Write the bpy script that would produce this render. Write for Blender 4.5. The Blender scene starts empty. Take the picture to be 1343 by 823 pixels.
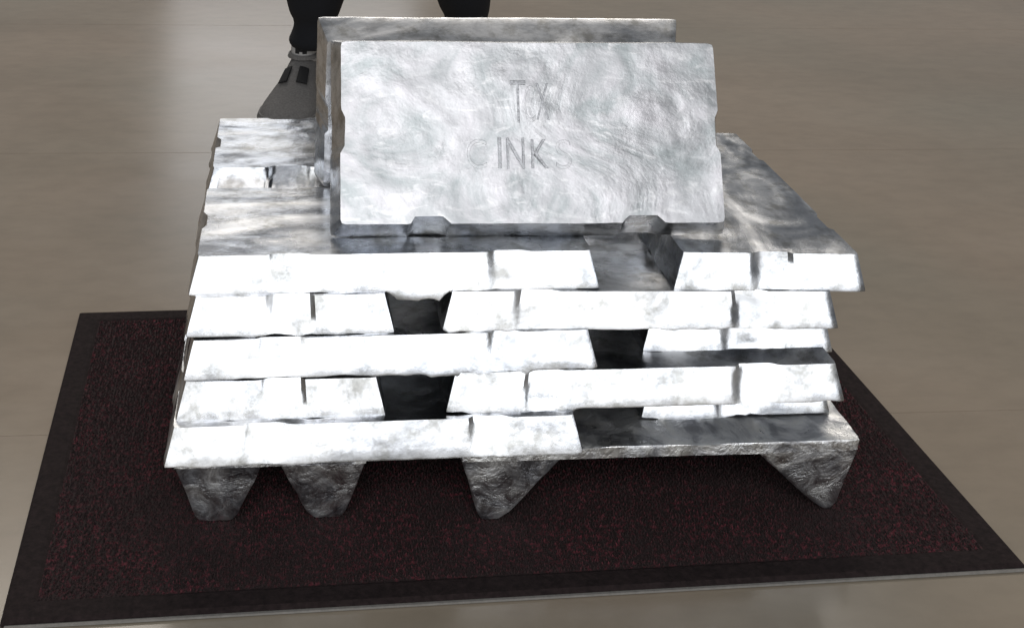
import bpy, math, random
from mathutils import Matrix, Vector, noise
R = math.radians
random.seed(7)
S = bpy.context.scene

# ------------------------------------------------------------------ camera
cam = bpy.data.objects.new('camera', bpy.data.cameras.new('camera'))
S.collection.objects.link(cam); S.camera = cam
F_PX, PITCH, YAW, ROLL = 1795.33, R(12.7334), R(6.2939), R(1.825)
fw = Vector((math.sin(YAW)*math.cos(PITCH), math.cos(YAW)*math.cos(PITCH), -math.sin(PITCH)))
rt = Vector((math.cos(YAW), -math.sin(YAW), 0)); up = rt.cross(fw)
r2 = rt*math.cos(ROLL) + up*math.sin(ROLL); u2 = -rt*math.sin(ROLL) + up*math.cos(ROLL)
M = Matrix((r2, u2, -fw)).transposed().to_4x4(); M.translation = Vector((0.11344, -1.28060, 0.86988))
cam.matrix_world = M
cam.data.sensor_width = 36; cam.data.lens = F_PX*36/1343
cam.data.shift_x = (671.5-554.73)/1343; cam.data.shift_y = -(411.5+1.52)/1343
cam.data.clip_start = .02; cam.data.clip_end = 200

# ------------------------------------------------------------------ light
W = bpy.data.worlds.new('World'); S.world = W; W.use_nodes = True
bg = W.node_tree.nodes['Background']; bg.inputs[0].default_value = (.93, .96, 1, 1); bg.inputs[1].default_value = .20

def area(name, loc, target, sx, sy, power, col=(1, 1, 1)):
    l = bpy.data.lights.new(name, 'AREA'); l.shape = 'RECTANGLE'; l.size = sx; l.size_y = sy
    l.energy = power; l.color = col
    o = bpy.data.objects.new(name, l); S.collection.objects.link(o)
    o.location = loc; o.rotation_euler = (Vector(target)-Vector(loc)).to_track_quat('-Z', 'Y').to_euler()
    return o
area('front_window_light', (.2, -4.2, .75), (.35, 0, .25), 6.5, 1.5, 84, (.96, .98, 1))
area('front_high_light', (-.3, -3.6, 3.1), (.35, 0, .3), 3.0, 1.3, 56, (1, .99, 1))
area('overhead_fill', (.8, 5.9, 5.8), (.5, 1.5, 0), 5.5, 2.4, 250, (1, .93, .85))  # unseen area lamp, added to light the floor from above
area('far_doorway_light', (.25, 9.0, 2.55), (.3, 0, .1), 1.9, 1.9, 17, (.97, .98, 1))

S.view_settings.view_transform = 'Standard'; S.view_settings.look = 'None'
S.view_settings.exposure = 0; S.view_settings.gamma = 1; S.view_settings.use_curve_mapping = False
S.render.engine = 'CYCLES'

# ------------------------------------------------------------------ helpers
def mesh_obj(name, verts, faces, mat=None, parent=None, smooth=False, sharp=32):
    me = bpy.data.meshes.new(name); me.from_pydata(verts, [], faces); me.update()
    if smooth:
        for p in me.polygons: p.use_smooth = True
        me.set_sharp_from_angle(angle=R(sharp))
    o = bpy.data.objects.new(name, me); S.collection.objects.link(o)
    if mat: me.materials.append(mat)
    if parent: o.parent = parent
    return o
def tag(o, label=None, cat=None, group=None, kind=None):
    for k, v in (('label', label), ('category', cat), ('group', group), ('kind', kind)):
        if v: o[k] = v
    return o
def empty(name, loc=(0, 0, 0), rz=0):
    o = bpy.data.objects.new(name, None); S.collection.objects.link(o); o.location = loc
    o.rotation_euler = (0, 0, rz); o.empty_display_size = .05; return o
def box(x0, x1, y0, y1, z0, z1):
    v = [(x, y, z) for z in (z0, z1) for y in (y0, y1) for x in (x0, x1)]
    f = [(0, 2, 3, 1), (4, 5, 7, 6), (0, 1, 5, 4), (2, 6, 7, 3), (0, 4, 6, 2), (1, 3, 7, 5)]
    return v, f

class NT:
    def __init__(s, name):
        s.m = bpy.data.materials.new(name); s.m.use_nodes = True; s.t = s.m.node_tree
        s.b = s.t.nodes['Principled BSDF']; s.n = s.t.nodes.new
        s.tc = s.n('ShaderNodeTexCoord')
    def link(s, a, b): s.t.links.new(a, b)
    def mapping(s, scale=(1, 1, 1), rot=(0, 0, 0), loc=(0, 0, 0), src=None, rnd=True):
        m = s.n('ShaderNodeMapping'); m.inputs['Scale'].default_value = scale; m.inputs['Rotation'].default_value = rot
        m.inputs['Location'].default_value = loc
        if rnd:
            oi = s.n('ShaderNodeObjectInfo'); a = s.n('ShaderNodeVectorMath'); a.operation = 'MULTIPLY_ADD'
            cm = s.n('ShaderNodeCombineXYZ')
            for i in range(3): s.link(oi.outputs['Random'], cm.inputs[i])
            s.link(cm.outputs[0], a.inputs[0]); a.inputs[1].default_value = (7.3, 5.1, 3.7)
            s.link(src or s.tc.outputs['Object'], a.inputs[2]); s.link(a.outputs[0], m.inputs[0])
        else: s.link(src or s.tc.outputs['Object'], m.inputs[0])
        return m.outputs[0]
    def noise(s, vec, scale, detail=4, rough=.55, dist=0, typ='FBM'):
        t = s.n('ShaderNodeTexNoise'); t.noise_type = typ
        t.inputs['Scale'].default_value = scale; t.inputs['Detail'].default_value = detail
        t.inputs['Roughness'].default_value = rough; t.inputs['Distortion'].default_value = dist
        s.link(vec, t.inputs['Vector']); return t.outputs[0]
    def ramp(s, fac, stops):
        r = s.n('ShaderNodeValToRGB'); e = r.color_ramp.elements
        while len(e) < len(stops): e.new(.5)
        for k, (p, c) in zip(e, stops):
            k.position = p; k.color = (c, c, c, 1) if isinstance(c, (int, float)) else (*c, 1)
        s.link(fac, r.inputs[0]); return r.outputs[0]
    def mix(s, fac, a, b, typ='MIX'):
        m = s.n('ShaderNodeMix'); m.data_type = 'RGBA'; m.blend_type = typ
        for i, v in ((0, fac), (6, a), (7, b)):
            if hasattr(v, 'is_linked') or hasattr(v, 'links'): s.link(v, m.inputs[i])
            else: m.inputs[i].default_value = v if i == 0 else (*v, 1)
        return m.outputs[2]
    def bump(s, h, strength, dist, prev=None):
        b = s.n('ShaderNodeBump'); b.inputs['Strength'].default_value = strength; b.inputs['Distance'].default_value = dist
        s.link(h, b.inputs['Height'])
        if prev is not None: s.link(prev, b.inputs['Normal'])
        return b.outputs[0]
    def done(s, col=None, rough=None, nrm=None, metal=0):
        if col is not None: s.link(col, s.b.inputs['Base Color']) if hasattr(col, 'links') else setattr(s.b.inputs['Base Color'], 'default_value', (*col, 1))
        if rough is not None: s.link(rough, s.b.inputs['Roughness']) if hasattr(rough, 'links') else setattr(s.b.inputs['Roughness'], 'default_value', rough)
        if nrm is not None: s.link(nrm, s.b.inputs['Normal'])
        s.b.inputs['Metallic'].default_value = metal
        return s.m

# ------------------------------------------------------------------ materials
def zinc():
    n = NT('zinc'); v = n.mapping(scale=(.8, 1.9, 1.6), rot=(0, 0, R(12)))
    st = n.noise(v, 6, 5, .52, 1.5)                       # flowing streaks of oxide
    sp = n.noise(n.mapping(), 42, 5, .65)                 # grime specks
    c1 = n.ramp(st, [(.32, (.47, .49, .53)), (.50, (.71, .725, .75)), (.68, (.85, .86, .875))])
    c2 = n.ramp(sp, [(.34, (.62, .61, .58)), (.50, 1), (1, 1)])
    col = n.mix(1, c1, c2, 'MULTIPLY')
    mo = n.noise(n.mapping(scale=(1, 1.6, 1.6), loc=(4, 2, 1)), 17, 7, .74, .5)
    col = n.mix(1, col, n.ramp(mo, [(.36, .66), (.52, 1), (1, 1)]), 'MULTIPLY')
    ro = n.ramp(st, [(.34, .15), (.50, .25), (.70, .42)])
    big = n.noise(v, 10, 3, .5, .6); fine = n.noise(n.mapping(), 190, 4, .6)
    nr = n.bump(big, .16, .004); nr = n.bump(fine, .16, .0008, nr)
    return n.done(col, ro, nr, 1)
def zinc_face():
    n = NT('frosted_zinc'); v = n.mapping(rnd=False); v2 = n.mapping(scale=(1, 1.25, 1), rot=(0, 0, R(-28)), loc=(3.1, 1.7, 0), rnd=False)
    w = n.noise(v2, 6.5, 4, .55, 3.2)
    rid = n.noise(v2, 11, 7, .60, 1.5, 'RIDGED_MULTIFRACTAL')
    wis = n.noise(n.mapping(scale=(1, 2.6, 1), rot=(0, 0, R(35)), rnd=False), 16, 6, .6, 2.8)
    blot = n.noise(v, 13, 5, .6, .8)
    c = n.ramp(w, [(.34, (.52, .56, .57)), (.50, (.70, .71, .73)), (.66, (.80, .79, .82))])
    veins = n.ramp(rid, [(.50, 0), (.80, .85)])
    c = n.mix(veins, c, (.97, .98, .99)); c = n.mix(n.ramp(wis, [(.54, 0), (.70, .75)]), c, (.97, .97, .98))
    c = n.mix(1, c, n.ramp(blot, [(.30, .80), (.5, 1), (1, 1)]), 'MULTIPLY')
    ro = n.ramp(blot, [(.3, .36), (.7, .56)])
    nr = n.bump(w, .22, .006); nr = n.bump(rid, .34, .0016, nr); nr = n.bump(n.noise(v, 95, 5, .65), .35, .0014, nr)
    return n.done(c, ro, nr, .85)
def zinc_rough():
    n = NT('coarse_zinc'); v = n.mapping()
    a = n.noise(v, 38, 6, .7, 1.0); b = n.noise(v, 14, 4, .6, 1.5)
    c = n.ramp(b, [(.38, (.44, .45, .48)), (.50, (.84, .85, .86)), (.62, (.97, .97, .95))])
    nr = n.bump(b, .38, .006); nr = n.bump(a, .85, .003, nr); nr = n.bump(n.noise(v, 260, 3, .6), .5, .001, nr)
    return n.done(c, n.ramp(a, [(.35, .27), (.65, .56)]), nr, 1)
def stone():
    n = NT('polished_stone'); v = n.mapping(rnd=False, src=n.n('ShaderNodeNewGeometry').outputs['Position'])
    v2 = n.mapping(scale=(.8, 1.3, 1), rnd=False, src=n.n('ShaderNodeNewGeometry').outputs['Position'])
    a = n.noise(v2, 1.6, 5, .6, .5); b = n.noise(v2, 22, 4, .6); g = n.noise(v, 1.1, 2, .5)
    c = n.ramp(a, [(.35, (.300, .238, .174)), (.65, (.350, .284, .214))])
    c = n.mix(n.ramp(g, [(.4, 0), (.65, .5)]), c, (.265, .250, .196))
    c = n.mix(.35, c, n.ramp(b, [(.35, .78), (.6, 1)]), 'MULTIPLY')
    return n.done(c, n.ramp(a, [(.3, .17), (.7, .26)]), n.bump(a, .04, .01), 0)
def plain(name, c, rough, metal=0, bs=0, sc=200, var=.15):
    n = NT(name); v = n.mapping(); t = n.noise(v, sc, 4, .6)
    col = n.ramp(t, [(.3, tuple(k*(1-var) for k in c)), (.7, tuple(min(1, k*(1+var)) for k in c))])
    return n.done(col, rough, n.bump(t, bs, .002) if bs else None, metal)
def pile():
    n = NT('red_black_pile'); v = n.mapping(rnd=False)
    a = n.noise(v, 170, 3, .7); b = n.noise(v, 9, 4, .6)
    dots = n.ramp(a, [(.50, 0), (.66, 1)]); pat = n.ramp(b, [(.36, .12), (.66, 1)])
    f = n.mix(1, dots, pat, 'MULTIPLY')
    return n.done(n.mix(f, (.022, .0120, .0120), (.165, .028, .042)), .95, None, 0)
MZ, MF, MR, MS = zinc(), zinc_face(), zinc_rough(), stone()
MLET = plain('stamped_zinc', (.50, .51, .53), .5, 1, .3, 300, .3)
MGR = plain('floor_grout', (.22, .188, .155), .5)
MPILE = pile(); MBORD = plain('rubber_border', (.020, .0135, .0135), .9, 0, .5, 160, .4)
MBORD.node_tree.nodes['Principled BSDF'].inputs['Specular IOR Level'].default_value = .18
MTR = plain('black_trouser_cloth', (.006, .007, .010), .9, 0, .3, 500, .3)
MSH = plain('grey_suede', (.17, .163, .157), .85, 0, .3, 260, .25)
MDK = plain('dark_webbing', (.012, .012, .013), .8)
MSO = plain('grey_rubber', (.16, .155, .15), .7)
MSK = plain('white_sock_knit', (.50, .49, .48), .9, 0, .4, 600)

# ------------------------------------------------------------------ floor: tiles over one base sheet
fl = mesh_obj('floor', [(-40, -25, -.003), (40, -25, -.003), (40, 60, -.003), (-40, 60, -.003)], [(0, 1, 2, 3)], MS)
tag(fl, kind='structure')
bed = mesh_obj('grout_bed', [(-3.8, -3.7, -.0015), (4.5, -3.7, -.0015), (4.5, 7.2, -.0015), (-3.8, 7.2, -.0015)], [(0, 1, 2, 3)], MGR, fl)
TW = 1.0; TX = 4.2; g = .0002
tm = None
for i in range(-1, 2):
    for j in range(-4, 7):
        if tm is None:
            c = .0004
            v = [(g, g, -.006), (TX-g, g, -.006), (TX-g, TW-g, -.006), (g, TW-g, -.006),
                 (g, g, -c), (TX-g, g, -c), (TX-g, TW-g, -c), (g, TW-g, -c),
                 (g+c, g+c, 0), (TX-g-c, g+c, 0), (TX-g-c, TW-g-c, 0), (g+c, TW-g-c, 0)]
            f = [(8, 9, 10, 11)]
            for a in (0, 4):
                for k in range(4): f.append((a+k, a+(k+1) % 4, a+4+(k+1) % 4, a+4+k))
            o = mesh_obj('floor_tile', v, f, MS, fl); tm = o.data
        else:
            o = bpy.data.objects.new('floor_tile', tm); S.collection.objects.link(o); o.parent = fl
        o.location = (i*TX-1.6, j*TW+.215, random.uniform(-.0002, .0002))

# ------------------------------------------------------------------ mat
mat_root = empty('floor_mat', (-.1392, -.1267, .0005), R(1.46))
tag(mat_root, 'dark mat with red speckled pile and black border under the metal stack', 'mat')
MWd, MHt, BW = 1.030, .655, .030
def sheet_border():
    v = []; f = []
    for ins, z in ((0, 0), (0, .0035), (.004, .006), (BW-.004, .006), (BW, .0045)):
        v += [(ins, ins, z), (MWd-ins, ins, z), (MWd-ins, MHt-ins, z), (ins, MHt-ins, z)]
    for a in range(4):
        for k in range(4): f.append((a*4+k, a*4+(k+1) % 4, a*4+4+(k+1) % 4, a*4+4+k))
    return v, f
mesh_obj('border', *sheet_border(), MBORD, mat_root)
mesh_obj('edge_highlight', *box(.004, MWd-.002, -.0035, -.0004, 0, .0022), plain('painted_highlight', (.20, .19, .175), .6), mat_root)  # pale strip paints the thin highlight along the mat's front edge
v = [(BW, BW, .0045), (MWd-BW, BW, .0045), (MWd-BW, MHt-BW, .0045), (BW, MHt-BW, .0045)]
mesh_obj('backing', v, [(0, 1, 2, 3)], MPILE, mat_root)
v = []; f = []; st = .0034; rr = random.Random(3)
nx = int((MWd-2*BW)/st); ny = int((MHt-2*BW)/st)
for i in range(nx):
    for j in range(ny):
        x = BW+(i+.5+rr.uniform(-.35, .35))*st; y = BW+(j+.5+rr.uniform(-.35, .35))*st
        h = .0045+rr.uniform(.0015, .0042); a = rr.random()*6.3; w = .0017; n0 = len(v)
        for k in range(3): v.append((x+w*math.cos(a+k*2.1), y+w*math.sin(a+k*2.1), .0044))
        v.append((x+rr.uniform(-.0015, .0015), y+rr.uniform(-.0015, .0015), h))
        f += [(n0, n0+1, n0+3), (n0+1, n0+2, n0+3), (n0+2, n0, n0+3)]
tag(mesh_obj('pile_tufts', v, f, MPILE, mat_root), kind='stuff')

# ------------------------------------------------------------------ cast ingots
LL, WW, TT, DD = .43, .215, .0388, .0100
def notch(s, spans):
    """0..1 depth of the cast side notches at distance s along a side (one flank crisp, one soft)."""
    k = 0
    for a, b in spans:
        if a-.001 < s < b:
            k = max(k, min(1, (s-a)/.0022)*min(1, (b-s)/.009))
    return k
def ingot_mesh(seed, bare='', L=LL, Wd=WW, T=TT, d=DD, flash=1.0, drips=(), nx=78, ny=40, relief=1.0, nd=.0048):
    """Wide face down at w=0, small face up at w=T.  drips: (side 'f' or 'l', from, to, depth)."""
    off = Vector((seed*3.7, seed*1.9, seed*5.3)); rg = random.Random(seed*13); nd *= rg.uniform(.85, 1.25); js = rg.uniform(-.006, .006)
    lsp = [(L*.188+js, L*.295+js*rg.uniform(-1, 1)), (L*.725+js*rg.uniform(-1, 1), L*.822+js)]; ssp = [(Wd*.40+js*.5, Wd*.60-js*rg.uniform(-1, 1))]
    def border(level_w, ins, k_notch, r, rim):
        """four edge polylines, each list of (x,y,z) with shared corners"""
        x0, x1, y0, y1 = ins, L-ins, ins, Wd-ins
        e = {}
        def pt(side, t):
            ln = (x1-x0) if side in 'fb' else (y1-y0)
            s = .293*r + t*(ln-.586*r)
            q = min(s, ln-s); cr = r-math.sqrt(max(0, r*r-(r-q)**2)) if q < r else 0
            nn = notch(s+ins, lsp if side in 'fb' else ssp)*k_notch*nd*(0 if side in bare else .55 if side in 'lr' and bare else 1)
            px = x0+s if side in 'fb' else (x0 if side == 'l' else x1)
            py = y0+s if side in 'lr' else (y0 if side == 'f' else y1)
            env = min(1, q/.012)
            p = Vector((px, py, level_w))
            p = Vector((px, py, level_w*.6)); wv = noise.noise(p*14+off)*.0008*env+noise.noise(p*70+off)*.0003*env+noise.noise(p*180+off)*.0002*env
            z = level_w; out = 0
            if rim:
                a = noise.noise(Vector((px*34, py*34, 0))+off); b = noise.noise(Vector((px*130, py*130, 3))+off)
                c_ = noise.noise(Vector((px*11, py*11, 7))+off); big = max(0, c_)*2
                out = flash*env*(max(0, a)*.0035*big+max(0, b)*.0018*big)
                z -= flash*env*(max(0, a-.1)*.0060*big+max(0, b-.05)*.0030*big-max(0, -a-.1)*.0035)*rim
                for sd, a0, a1, dp in drips:
                    if sd == side and a0 < s < a1:
                        k = min(1, (s-a0)/.008)*min(1, (a1-s)/.008)*(.8+.5*b); z -= dp*k*rim; out += .0025*k
            t_in = cr+nn+wv-out
            if side == 'f': return (px, py+t_in, z)
            if side == 'b': return (px, py-t_in, z)
            if side == 'l': return (px+t_in, py, z)
            return (px-t_in, py, z)
        for side, n in (('f', nx), ('b', nx), ('l', ny), ('r', ny)): e[side] = [list(pt(side, k/n)) for k in range(n+1)]
        # share corners
        for (a, ia, b, ib) in (('f', 0, 'l', 0), ('f', -1, 'r', 0), ('b', 0, 'l', -1), ('b', -1, 'r', -1)):
            c = [(e[a][ia][k]+e[b][ib][k])/2 for k in range(3)]; e[a][ia] = c; e[b][ib] = list(c)
        return e
    def loop(e): return e['f'][:-1]+e['r'][:-1]+e['b'][::-1][:-1]+e['l'][::-1][:-1]
    levels = [(0, .0004, .30, .004, 1.0), (T*.05, d*.05, .35, .004, .5), (T*.3, d*.30, .52, .004, 0), (T*.55, d*.55, .70, .004, 0),
              (T*.80, d*.80, .87, .004, 0), (T, d, 1, .004, 0)]
    bs = [border(*l) for l in levels]
    verts = []; faces = []; loops = []
    def grid(e, zf, flip):
        idx = {}
        for j in range(ny+1):
            for i in range(nx+1):
                u, w = i/nx, j/ny
                if j == 0: p = e['f'][i]
                elif j == ny: p = e['b'][i]
                elif i == 0: p = e['l'][j]
                elif i == nx: p = e['r'][j]
                else:
                    p = [(1-w)*e['f'][i][k]+w*e['b'][i][k]+(1-u)*e['l'][j][k]+u*e['r'][j][k]
                         - ((1-u)*(1-w)*e['f'][0][k]+u*(1-w)*e['f'][-1][k]+(1-u)*w*e['b'][0][k]+u*w*e['b'][-1][k]) for k in range(3)]
                    p[2] = zf(p, min(i, nx-i, j, ny-j))
                idx[i, j] = len(verts); verts.append(tuple(p))
        for j in range(ny):
            for i in range(nx):
                q = (idx[i, j], idx[i+1, j], idx[i+1, j+1], idx[i, j+1]); faces.append(q[::-1] if flip else q)
        lp = [idx[i, 0] for i in range(nx)]+[idx[nx, j] for j in range(ny)]+[idx[i, ny] for i in range(nx, 0, -1)]+[idx[0, j] for j in range(ny, 0, -1)]
        return lp
    def zt(p, q): 
        v = Vector(p); k = min(1, q/2)
        return T+k*relief*(noise.noise(v*17+off)*.0009+noise.noise(v*60+off)*.0004)
    def zb(p, q):
        v = Vector(p); k = min(1, q/3)
        return k*.0006+k*abs(noise.noise(v*14+off))*.0015
    loops.append(grid(bs[0], zb, True))
    for e in bs[1:-1]:
        lp = loop(e); loops.append(list(range(len(verts), len(verts)+len(lp)))); verts += [tuple(p) for p in lp]
    loops.append(grid(bs[-1], zt, False))
    n = len(loops[0])
    for a in range(len(loops)-1):
        A, B = loops[a], loops[a+1]
        for k in range(n): faces.append((A[k], A[(k+1) % n], B[(k+1) % n], B[k]))
    return verts, faces

fnt_cache = {}
def letters(word, height, width, parent, cx, cy, z, mat=None, rot=0, depth=.0011, name='lettering', boldness=-.012):
    """raised cast lettering, one mesh"""
    cu = bpy.data.curves.new('lettering', 'FONT'); cu.body = word; cu.align_x = 'CENTER'; cu.align_y = 'CENTER'
    cu.extrude = .02; cu.bevel_depth = .012; cu.offset = boldness; cu.size = 1; cu.space_character = 1.12
    t = bpy.data.objects.new('tmp', cu); S.collection.objects.link(t)
    dg = bpy.context.evaluated_depsgraph_get(); me = bpy.data.meshes.new_from_object(t.evaluated_get(dg))
    bpy.data.objects.remove(t)
    xs = [p.co.x for p in me.vertices]; ys = [p.co.y for p in me.vertices]; zs = [p.co.z for p in me.vertices]
    sx = width/(max(xs)-min(xs)); sy = height/(max(ys)-min(ys)); sz = depth/(max(zs)-min(zs))
    mx, my = (max(xs)+min(xs))/2, (max(ys)+min(ys))/2
    for p in me.vertices:
        x, y = (p.co.x-mx)*sx, (p.co.y-my)*sy
        p.co = (x*math.cos(rot)-y*math.sin(rot)+cx, x*math.sin(rot)+y*math.cos(rot)+cy, z+(p.co.z-min(zs))*sz)
    me.materials.clear(); me.materials.append(mat or MLET)
    o = bpy.data.objects.new(name, me); S.collection.objects.link(o); o.parent = parent
    return o

GROUP = 'cast zinc ingots of the stack'
seedc = [0]
def lay(x, y, z0, z1, orient, label, drips=(), let=False, yaw=0, T=TT, flash=1.0, droll=0, rnd=True):
    seedc[0] += 1
    v, f = ingot_mesh(seedc[0], T=T, drips=drips, flash=flash)
    o = mesh_obj('zinc_ingot', v, f, MZ, smooth=True)
    if orient == 'x':
        tilt = math.atan2(z1-z0, LL)
        o.location = (x, y, z0); o.rotation_euler = (droll, -tilt, yaw)
    else:       # turned a quarter: length runs away from the camera, local y -> -x
        tilt = math.atan2(z1-z0, WW)
        m = Matrix.Translation((x, y, z0)) @ Matrix.Rotation(-tilt, 4, 'Y') @ Matrix.Translation((WW, 0, 0)) @ Matrix.Rotation(R(90)+yaw, 4, 'Z')
        o.matrix_world = m
    tag(o, label, 'metal ingot', GROUP)
    if let:
        letters('CINKS', .026, .100, o, LL*.5, WW*.42, T-.0002); letters('TCX', .036, .043, o, LL*.5, WW*.66, T-.0002)
    return o

# layers counted from the top.  x: long side to the front; y: short end to the front
lay(.0262, .0315, .2588, .2600, 'x', 'long ingot at the left front of the top layer, its stretched side facing us', drips=(('f', .205, .268, .010), ('f', .268, .31, .004)), let=True)
lay(.0300, .2950, .2590, .2600, 'x', 'long ingot at the far left of the top layer, behind the gap', let=True)
lay(.5344, .0300, .2575, .2520, 'y', 'ingot on the right of the top layer with its short end facing us')
lay(.0240, .0168, .2200, .2212, 'y', 'short-ended ingot at the left of the second layer, beside the upper dark opening')
lay(.2870, .0168, .2228, .2160, 'x', 'long front ingot of the second layer, right of the upper dark opening', drips=(('f', .0, .05, .002),))
lay(.2880, .2750, .2228, .2160, 'x', 'long rear ingot on the right of the second layer')
lay(.0225, .0029, .1790, .1838, 'x', 'long front ingot of the middle layer, reaching from the left edge', drips=(('f', .29, .36, .006), ('f', .245, .29, .003)))
lay(.0240, .2700, .1790, .1838, 'x', 'long rear ingot on the left of the middle layer')
lay(.5080, .0380, .1830, .1775, 'y', 'pushed-back ingot on the right of the middle layer, under an overhanging ingot', drips=(('l', .05, .11, .003),))
lay(.0150, -.0085, .1400, .1405, 'y', 'short-ended ingot at the left of the fourth layer, beside the lower dark opening')
lay(.2905, -.0085, .1435, .1448, 'x', 'long front ingot of the fourth layer, right of the lower dark opening', drips=(('f', .02, .14, .003),))
lay(.2905, .2520, .1435, .1448, 'x', 'long rear ingot on the right of the fourth layer')
lay(.0045, -.0286, .1010, .1040, 'x', 'long front ingot of the lowest flat layer, resting over the left feet')
lay(.0060, .2440, .1010, .1040, 'x', 'long rear ingot on the left of the lowest flat layer')
lay(.5120, .0380, .1045, .1048, 'y', 'pushed-back ingot of the lowest flat layer on the right base ingot', drips=(('l', .09, .2, .003),))

# ------------------------------------------------------------------ base ingots with feet
def blob_noise(v, off, a, sc): return Vector((noise.noise(v*sc+off), noise.noise(v*sc+off+Vector((9, 0, 0))), noise.noise(v*sc+off+Vector((0, 9, 0)))))*a
def frustum(top, bot, z1, z0, off, n=9, m=9):
    """top/bot: (x0,x1,y0,y1) rectangles with rounded corners; gridded walls"""
    verts = []; faces = []
    def ring(q, z, rr):
        x0, x1, y0, y1 = q; P = []
        cs = [(x0+rr, y0+rr, 180), (x1-rr, y0+rr, 270), (x1-rr, y1-rr, 0), (x0+rr, y1-rr, 90)]
        arcs = [[(cx+rr*math.cos(R(a+k*30)), cy+rr*math.sin(R(a+k*30))) for k in range(4)] for cx, cy, a in cs]
        for c in range(4):
            P += arcs[c]; A = arcs[c][-1]; B = arcs[(c+1) % 4][0]
            P += [(A[0]+(B[0]-A[0])*k/n, A[1]+(B[1]-A[1])*k/n) for k in range(1, n)]
        return [(p[0], p[1], z) for p in P]
    rings = []
    for k in range(m+1):
        t = k/m; q = [top[i]+(bot[i]-top[i])*t for i in range(4)]
        rr = .003+.002*t
        if k == m: q = [q[0]+.002, q[1]-.002, q[2]+.002, q[3]-.002]
        rings.append(ring(q, z1+(z0-z1)*t, rr))
    N = len(rings[0])
    for rg in rings:
        for p in rg:
            w = Vector(p); d = blob_noise(w, off, .0011, 35)+blob_noise(w, off, .0006, 150)
            if abs(p[2]-z0) < 1e-5: d.z = abs(d.z)*.3
            verts.append(tuple(w+d))
    for k in range(m):
        for i in range(N): faces.append((k*N+i, (k+1)*N+i, (k+1)*N+(i+1) % N, k*N+(i+1) % N))
    faces.append(tuple(range(N))); faces.append(tuple(m*N+i for i in range(N))[::-1])
    return verts, faces
def plate_mesh(seed, L, Wd, z_top, th):
    v, f = ingot_mesh(seed, L=L, Wd=Wd, T=th, d=.0012, flash=.7, relief=2.2, nd=.0, nx=60, ny=30)
    # turned upside down: wide face on top
    v = [(x, y, z_top-z) for x, y, z in v]; f = [q[::-1] for q in f]
    return v, f
def base_ingot(x, y, rz, label, feet, L=.431, Wd=.2, H=.1035, dz=0):
    seedc[0] += 1; off = Vector((seedc[0]*2.3, 1, seedc[0]))
    root = empty('base_ingot', (x, y, .007), rz); tag(root, label, 'base ingot', 'footed base ingots under the stack')
    H -= .007
    v, f = plate_mesh(seedc[0], L, Wd, H+dz, .0135); mesh_obj('slab', v, f, MR, root, True)
    for top, bot in feet:
        v, f = frustum(top, bot, H+dz-.012, 0, off+Vector((top[0]*50, top[2]*50, 0)))
        mesh_obj('foot', v, f, MR, root, True, 25)
    return root
ft_w = [((.0015, .093), (.022, .058)), ((.107, .1985), (.137, .178))]      # foot spans across the width
def feet(l_top, l_bot, r_top, r_bot):
    out = []
    for (a, b) in ft_w:
        out += [((*l_top, *a), (*l_bot, *b)), ((*r_top, *a), (*r_bot, *b))]
    return out
LF = ((.0015, .108), (.026, .052)); RF = ((.318, .4295), (.404, .421))
base_ingot(.3075, -.0160, 0, 'footed base ingot at the right front with two pointed feet on the mat', feet(*LF, *RF))
base_ingot(.3090, .2480, 0, 'footed base ingot at the right rear, behind the front one', feet(*LF, *RF))
base_ingot(.0120+.2, -.0140, R(90), 'footed base ingot at the left with two blunt feet facing us', feet((.006, .09), (.034, .07), (.34, .4295), (.36, .40)))

# ------------------------------------------------------------------ the two ingots propped on the top
ZT = .2975+.0008
def propped(lean, xb, yb, zb, label, seed, L, mat, flipback=False, yaw=0, let=True, drips=()):
    v, f = ingot_mesh(seed, bare='b', L=L, flash=.12 if not flipback else 0, relief=1.3, drips=drips, nx=96, ny=50, nd=.008)
    o = mesh_obj('propped_ingot', v, f, MZ, smooth=True)
    o.data.materials.append(mat)
    for p in o.data.polygons:
        if p.center.z > TT-.002 and p.normal.z > .5: p.material_index = 1
    th = R(lean)
    if not flipback:    # small face towards us, leaning away
        X = Vector((1, 0, 0)); Yv = Vector((0, math.sin(th), math.cos(th))); Z = X.cross(Yv)
        org = Vector((xb, yb, zb))
    else:               # stands on its slanted side, small face to us, leaning towards us
        X = Vector((1, 0, 0)); Yv = Vector((0, -math.sin(th), math.cos(th))); Z = X.cross(Yv)
        org = Vector((xb, yb, zb)) - Yv*DD - Z*TT
    m = Matrix((X, Yv, Z)).transposed().to_4x4()
    m = Matrix.Translation(org) @ Matrix.Rotation(yaw, 4, 'Z') @ m
    o.matrix_world = m
    tag(o, label, 'metal ingot', 'ingots propped on top of the stack')
    return o
fr = propped(27.5, .1727, .0855, ZT, 'pale frosted ingot with cast lettering leaning upright on top of the stack', 41, .43, MF, yaw=R(-.7))
for ch, cx, cy, w_, h_, dp in (('T', .2005, .1400, .017, .046, .0012), ('C', .2130, .1375, .012, .040, .0009), ('X', .2270, .1400, .014, .040, .0014),
        ('C', .1545, .0835, .021, .031, .0007), ('I', .1790, .0845, .0035, .033, .0016), ('N', .1960, .0840, .019, .033, .0016),
        ('K', .2220, .0835, .018, .031, .0013), ('S', .2480, .0830, .017, .031, .0006)):
    letters(ch, h_, w_, fr, cx, cy, TT-.0001, MF if dp < .001 else MLET, depth=dp+.0003, boldness=-.020, name='letter')
bk = propped(14.5, .160, .2345, ZT+.0005, 'ingot standing behind the lettered one, only its dark shiny top edge showing', 42, .416, MZ, flipback=True)

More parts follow.
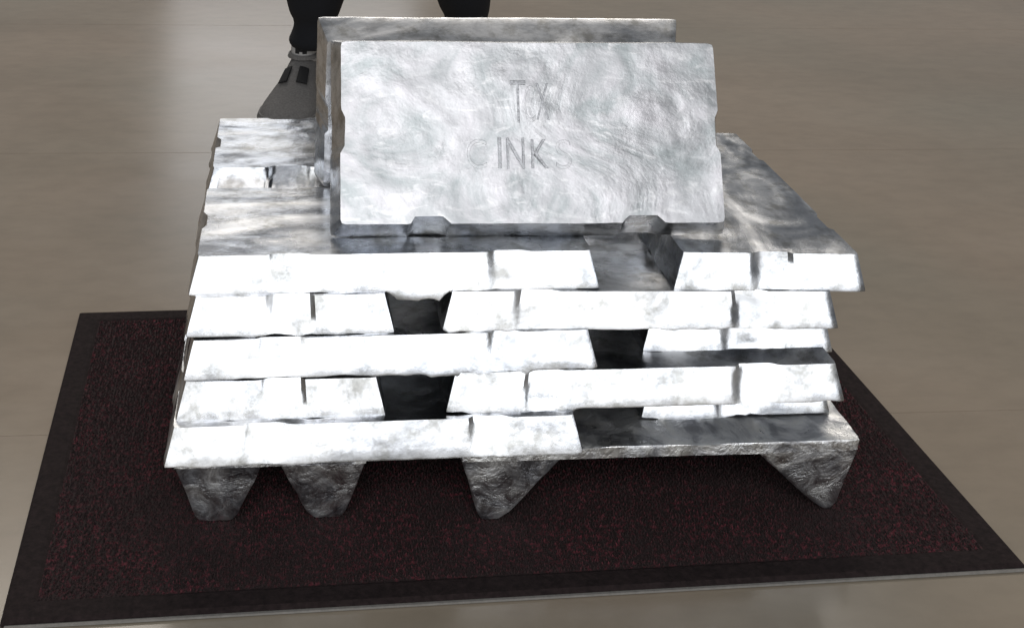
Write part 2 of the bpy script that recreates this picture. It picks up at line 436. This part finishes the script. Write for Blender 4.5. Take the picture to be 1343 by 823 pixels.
# ------------------------------------------------------------------ person
def tube(rings, closed=True):
    v = []; f = []; n = len(rings[0])
    for r_ in rings: v += r_
    for k in range(len(rings)-1):
        for i in range(n): f.append((k*n+i, k*n+(i+1) % n, (k+1)*n+(i+1) % n, (k+1)*n+i))
    if closed: f.append(tuple(range(n))[::-1]); f.append(tuple((len(rings)-1)*n+i for i in range(n)))
    return v, f
person = empty('person', (.36, 1.55, 0)); tag(person, 'person in loose black trousers and grey shoes standing behind the stack', 'person')
def leg_rings(cx, cy, hx, seed):
    out = []; n = 28
    keys = [(.121, .042, .054, .000), (.136, .050, .057, -.004), (.152, .047, .053, -.001), (.175, .043, .052, .004), (.20, .054, .060, 0), (.25, .072, .074, -.004), (.42, .072, .082, 0), (.52, .076, .085, 0), (.70, .088, .096, 0), (.84, .096, .108, 0)]
    for k in range(45):
        z = .121+(.84-.121)*(k/44)**1.25
        for a in range(len(keys)-1):
            if keys[a][0] <= z <= keys[a+1][0]+1e-6: break
        t = (z-keys[a][0])/(keys[a+1][0]-keys[a][0]); rx, ry, dx = [keys[a][q]+(keys[a+1][q]-keys[a][q])*t for q in (1, 2, 3)]
        c = cx+(hx-cx)*(z/.84)**1.2; ring = []
        for i in range(n):
            an = 2*math.pi*i/n; w = noise.noise(Vector((math.cos(an)*1.1+seed, math.sin(an)*1.1, z*9)))*.009*max(.3, 1-abs(z-.2)*2)*min(1, max(.15, (z-.13)/.05))+.0035*math.sin(z*75+2*math.sin(an))*max(0, 1-abs(z-.16)*9)
            ring.append((c+dx+(rx+w)*math.cos(an), cy+(ry+w)*math.sin(an)+.03*(z/.84), z))
        out.append(ring)
    return out
def join(parts):
    v = []; f = []
    for a, b in parts: n = len(v); v += a; f += [tuple(i+n for i in q) for q in b]
    return v, f
L1, L2 = -.178, .181
pel = []
for k in range(9):
    z = .74+k*.034; rx = .178-.02*(k/8)**2; ry = .120-.012*k/8
    if k == 0: rx *= .72; ry *= .6
    pel.append([(rx*math.cos(2*math.pi*i/36), .03+ry*math.sin(2*math.pi*i/36), z) for i in range(36)])
v, f = join([tube(leg_rings(L1, 0, -.088, 1)), tube(leg_rings(L2, .045, .088, 5)), tube(pel)])
tr = mesh_obj('trousers', v, f, MTR, person, True)
rm = tr.modifiers.new('remesh', 'REMESH'); rm.mode = 'VOXEL'; rm.voxel_size = .006; rm.use_smooth_shade = True
sm = tr.modifiers.new('smooth', 'SMOOTH'); sm.iterations = 2

SHOE = [  # y from heel, half width, sole-to-top height, top width factor
 (-.000, .020, .050, .5), (.008, .034, .080, .55), (.030, .040, .104, .60), (.070, .0425, .108, .60), (.100, .0440, .100, .58),
 (.130, .0480, .088, .60), (.170, .0550, .070, .66), (.210, .0590, .056, .74), (.245, .0560, .047, .78), (.268, .045, .038, .75), (.282, .026, .026, .7), (.288, .008, .018, .6)]
def shoe_point(y, a, off=0):
    for k in range(len(SHOE)-1):
        if SHOE[k][0] <= y <= SHOE[k+1][0]+1e-9: break
    t = (y-SHOE[k][0])/(SHOE[k+1][0]-SHOE[k][0]); hw, h, tf = [SHOE[k][q]+(SHOE[k+1][q]-SHOE[k][q])*t for q in (1, 2, 3)]
    s, c = math.sin(a), math.cos(a); base = .022
    z = base+(h-base+off)*max(0, s)**.75; x = (hw+off)*(abs(c)**.7)*(1 if c >= 0 else -1)
    x *= 1-(1-tf)*max(0, s)*.55
    return (x, -y, z)
def shoe(cx, cy, yaw):
    root = empty('leg_anchor') if False else None
    m = Matrix.Translation((cx, cy, 0)) @ Matrix.Rotation(yaw, 4, 'Z')
    rings = []
    for k in range(41):
        y = .288*k/40
        rings.append([shoe_point(y, math.pi*i/24, .0016*noise.noise(Vector((i*.4, y*40, cx)))) for i in range(25)]+[(-shoe_point(y, 0)[0]*.0, -y, .015)])
    o = mesh_obj('shoe', *tube(rings), MSH, person, True); o.matrix_local = m
    so = []
    for z, g in ((.0, -.002), (.004, .004), (.018, .0055), (.026, .003)):
        rg = []
        pts = [(shoe_point(y, 0)[0]+g, -y) for y in [.288*k/40 for k in range(41)]]
        rg = [(x, y, z) for x, y in pts]+[(-x, y, z) for x, y in pts[::-1]]
        so.append(rg)
    s = mesh_obj('sole', *tube(so), MSO, o, False)
    for a0, a1 in ((.36, .49), (.56, .68)):     # two dark instep straps
        v = []; f = []; q = 10
        for j in range(q+1):
            y = .128+.046*j/q
            for i in range(7): v.append(shoe_point(y, math.pi*(a0+(a1-a0)*i/6), .0035))
        for j in range(q):
            for i in range(6): f.append((j*7+i, (j+1)*7+i, (j+1)*7+i+1, j*7+i+1))
        p = mesh_obj('strap', v, f, MDK, o, True); sd = p.modifiers.new('s', 'SOLIDIFY'); sd.thickness = .0025
    # collar
    v = []; col = []
    for z, g in ((.100, .002), (.106, .000), (.109, -.004), (.100, -.006)):
        col.append([((.033+g)*math.cos(2*math.pi*i/30), -.062+(.044+g)*math.sin(2*math.pi*i/30), z) for i in range(30)])
    mesh_obj('collar', *tube(col, False), MSH, o, True)
    sk = [[((.028)*math.cos(2*math.pi*i/30), -.060+(.040)*math.sin(2*math.pi*i/30), z) for i in range(30)] for z in (.07, .09, .11, .126)]
    ks = mesh_obj('sock', *tube(sk), MSK, person, True); ks.matrix_local = m
    v = []; f = []    # small dark knitted motif on the front of the sock
    for (bx, bz, w_, h_) in ((-.013, .112, .009, .017), (.003, .112, .009, .017), (-.006, .116, .011, .008)):
        n0 = len(v)
        for (ax, az) in ((0, 0), (w_, 0), (w_, h_), (0, h_)):
            x = bx+ax; v.append((x, -.060-.0408*math.sqrt(1-(x/.028)**2), bz+az))
        f.append((n0, n0+1, n0+2, n0+3))
    mt = mesh_obj('sock_motif', v, f, MDK, ks); sd = mt.modifiers.new('s', 'SOLIDIFY'); sd.thickness = .0006; sd.offset = 0
shoe(L1+.006, .065, R(-12)); shoe(L2, .110, R(-8))
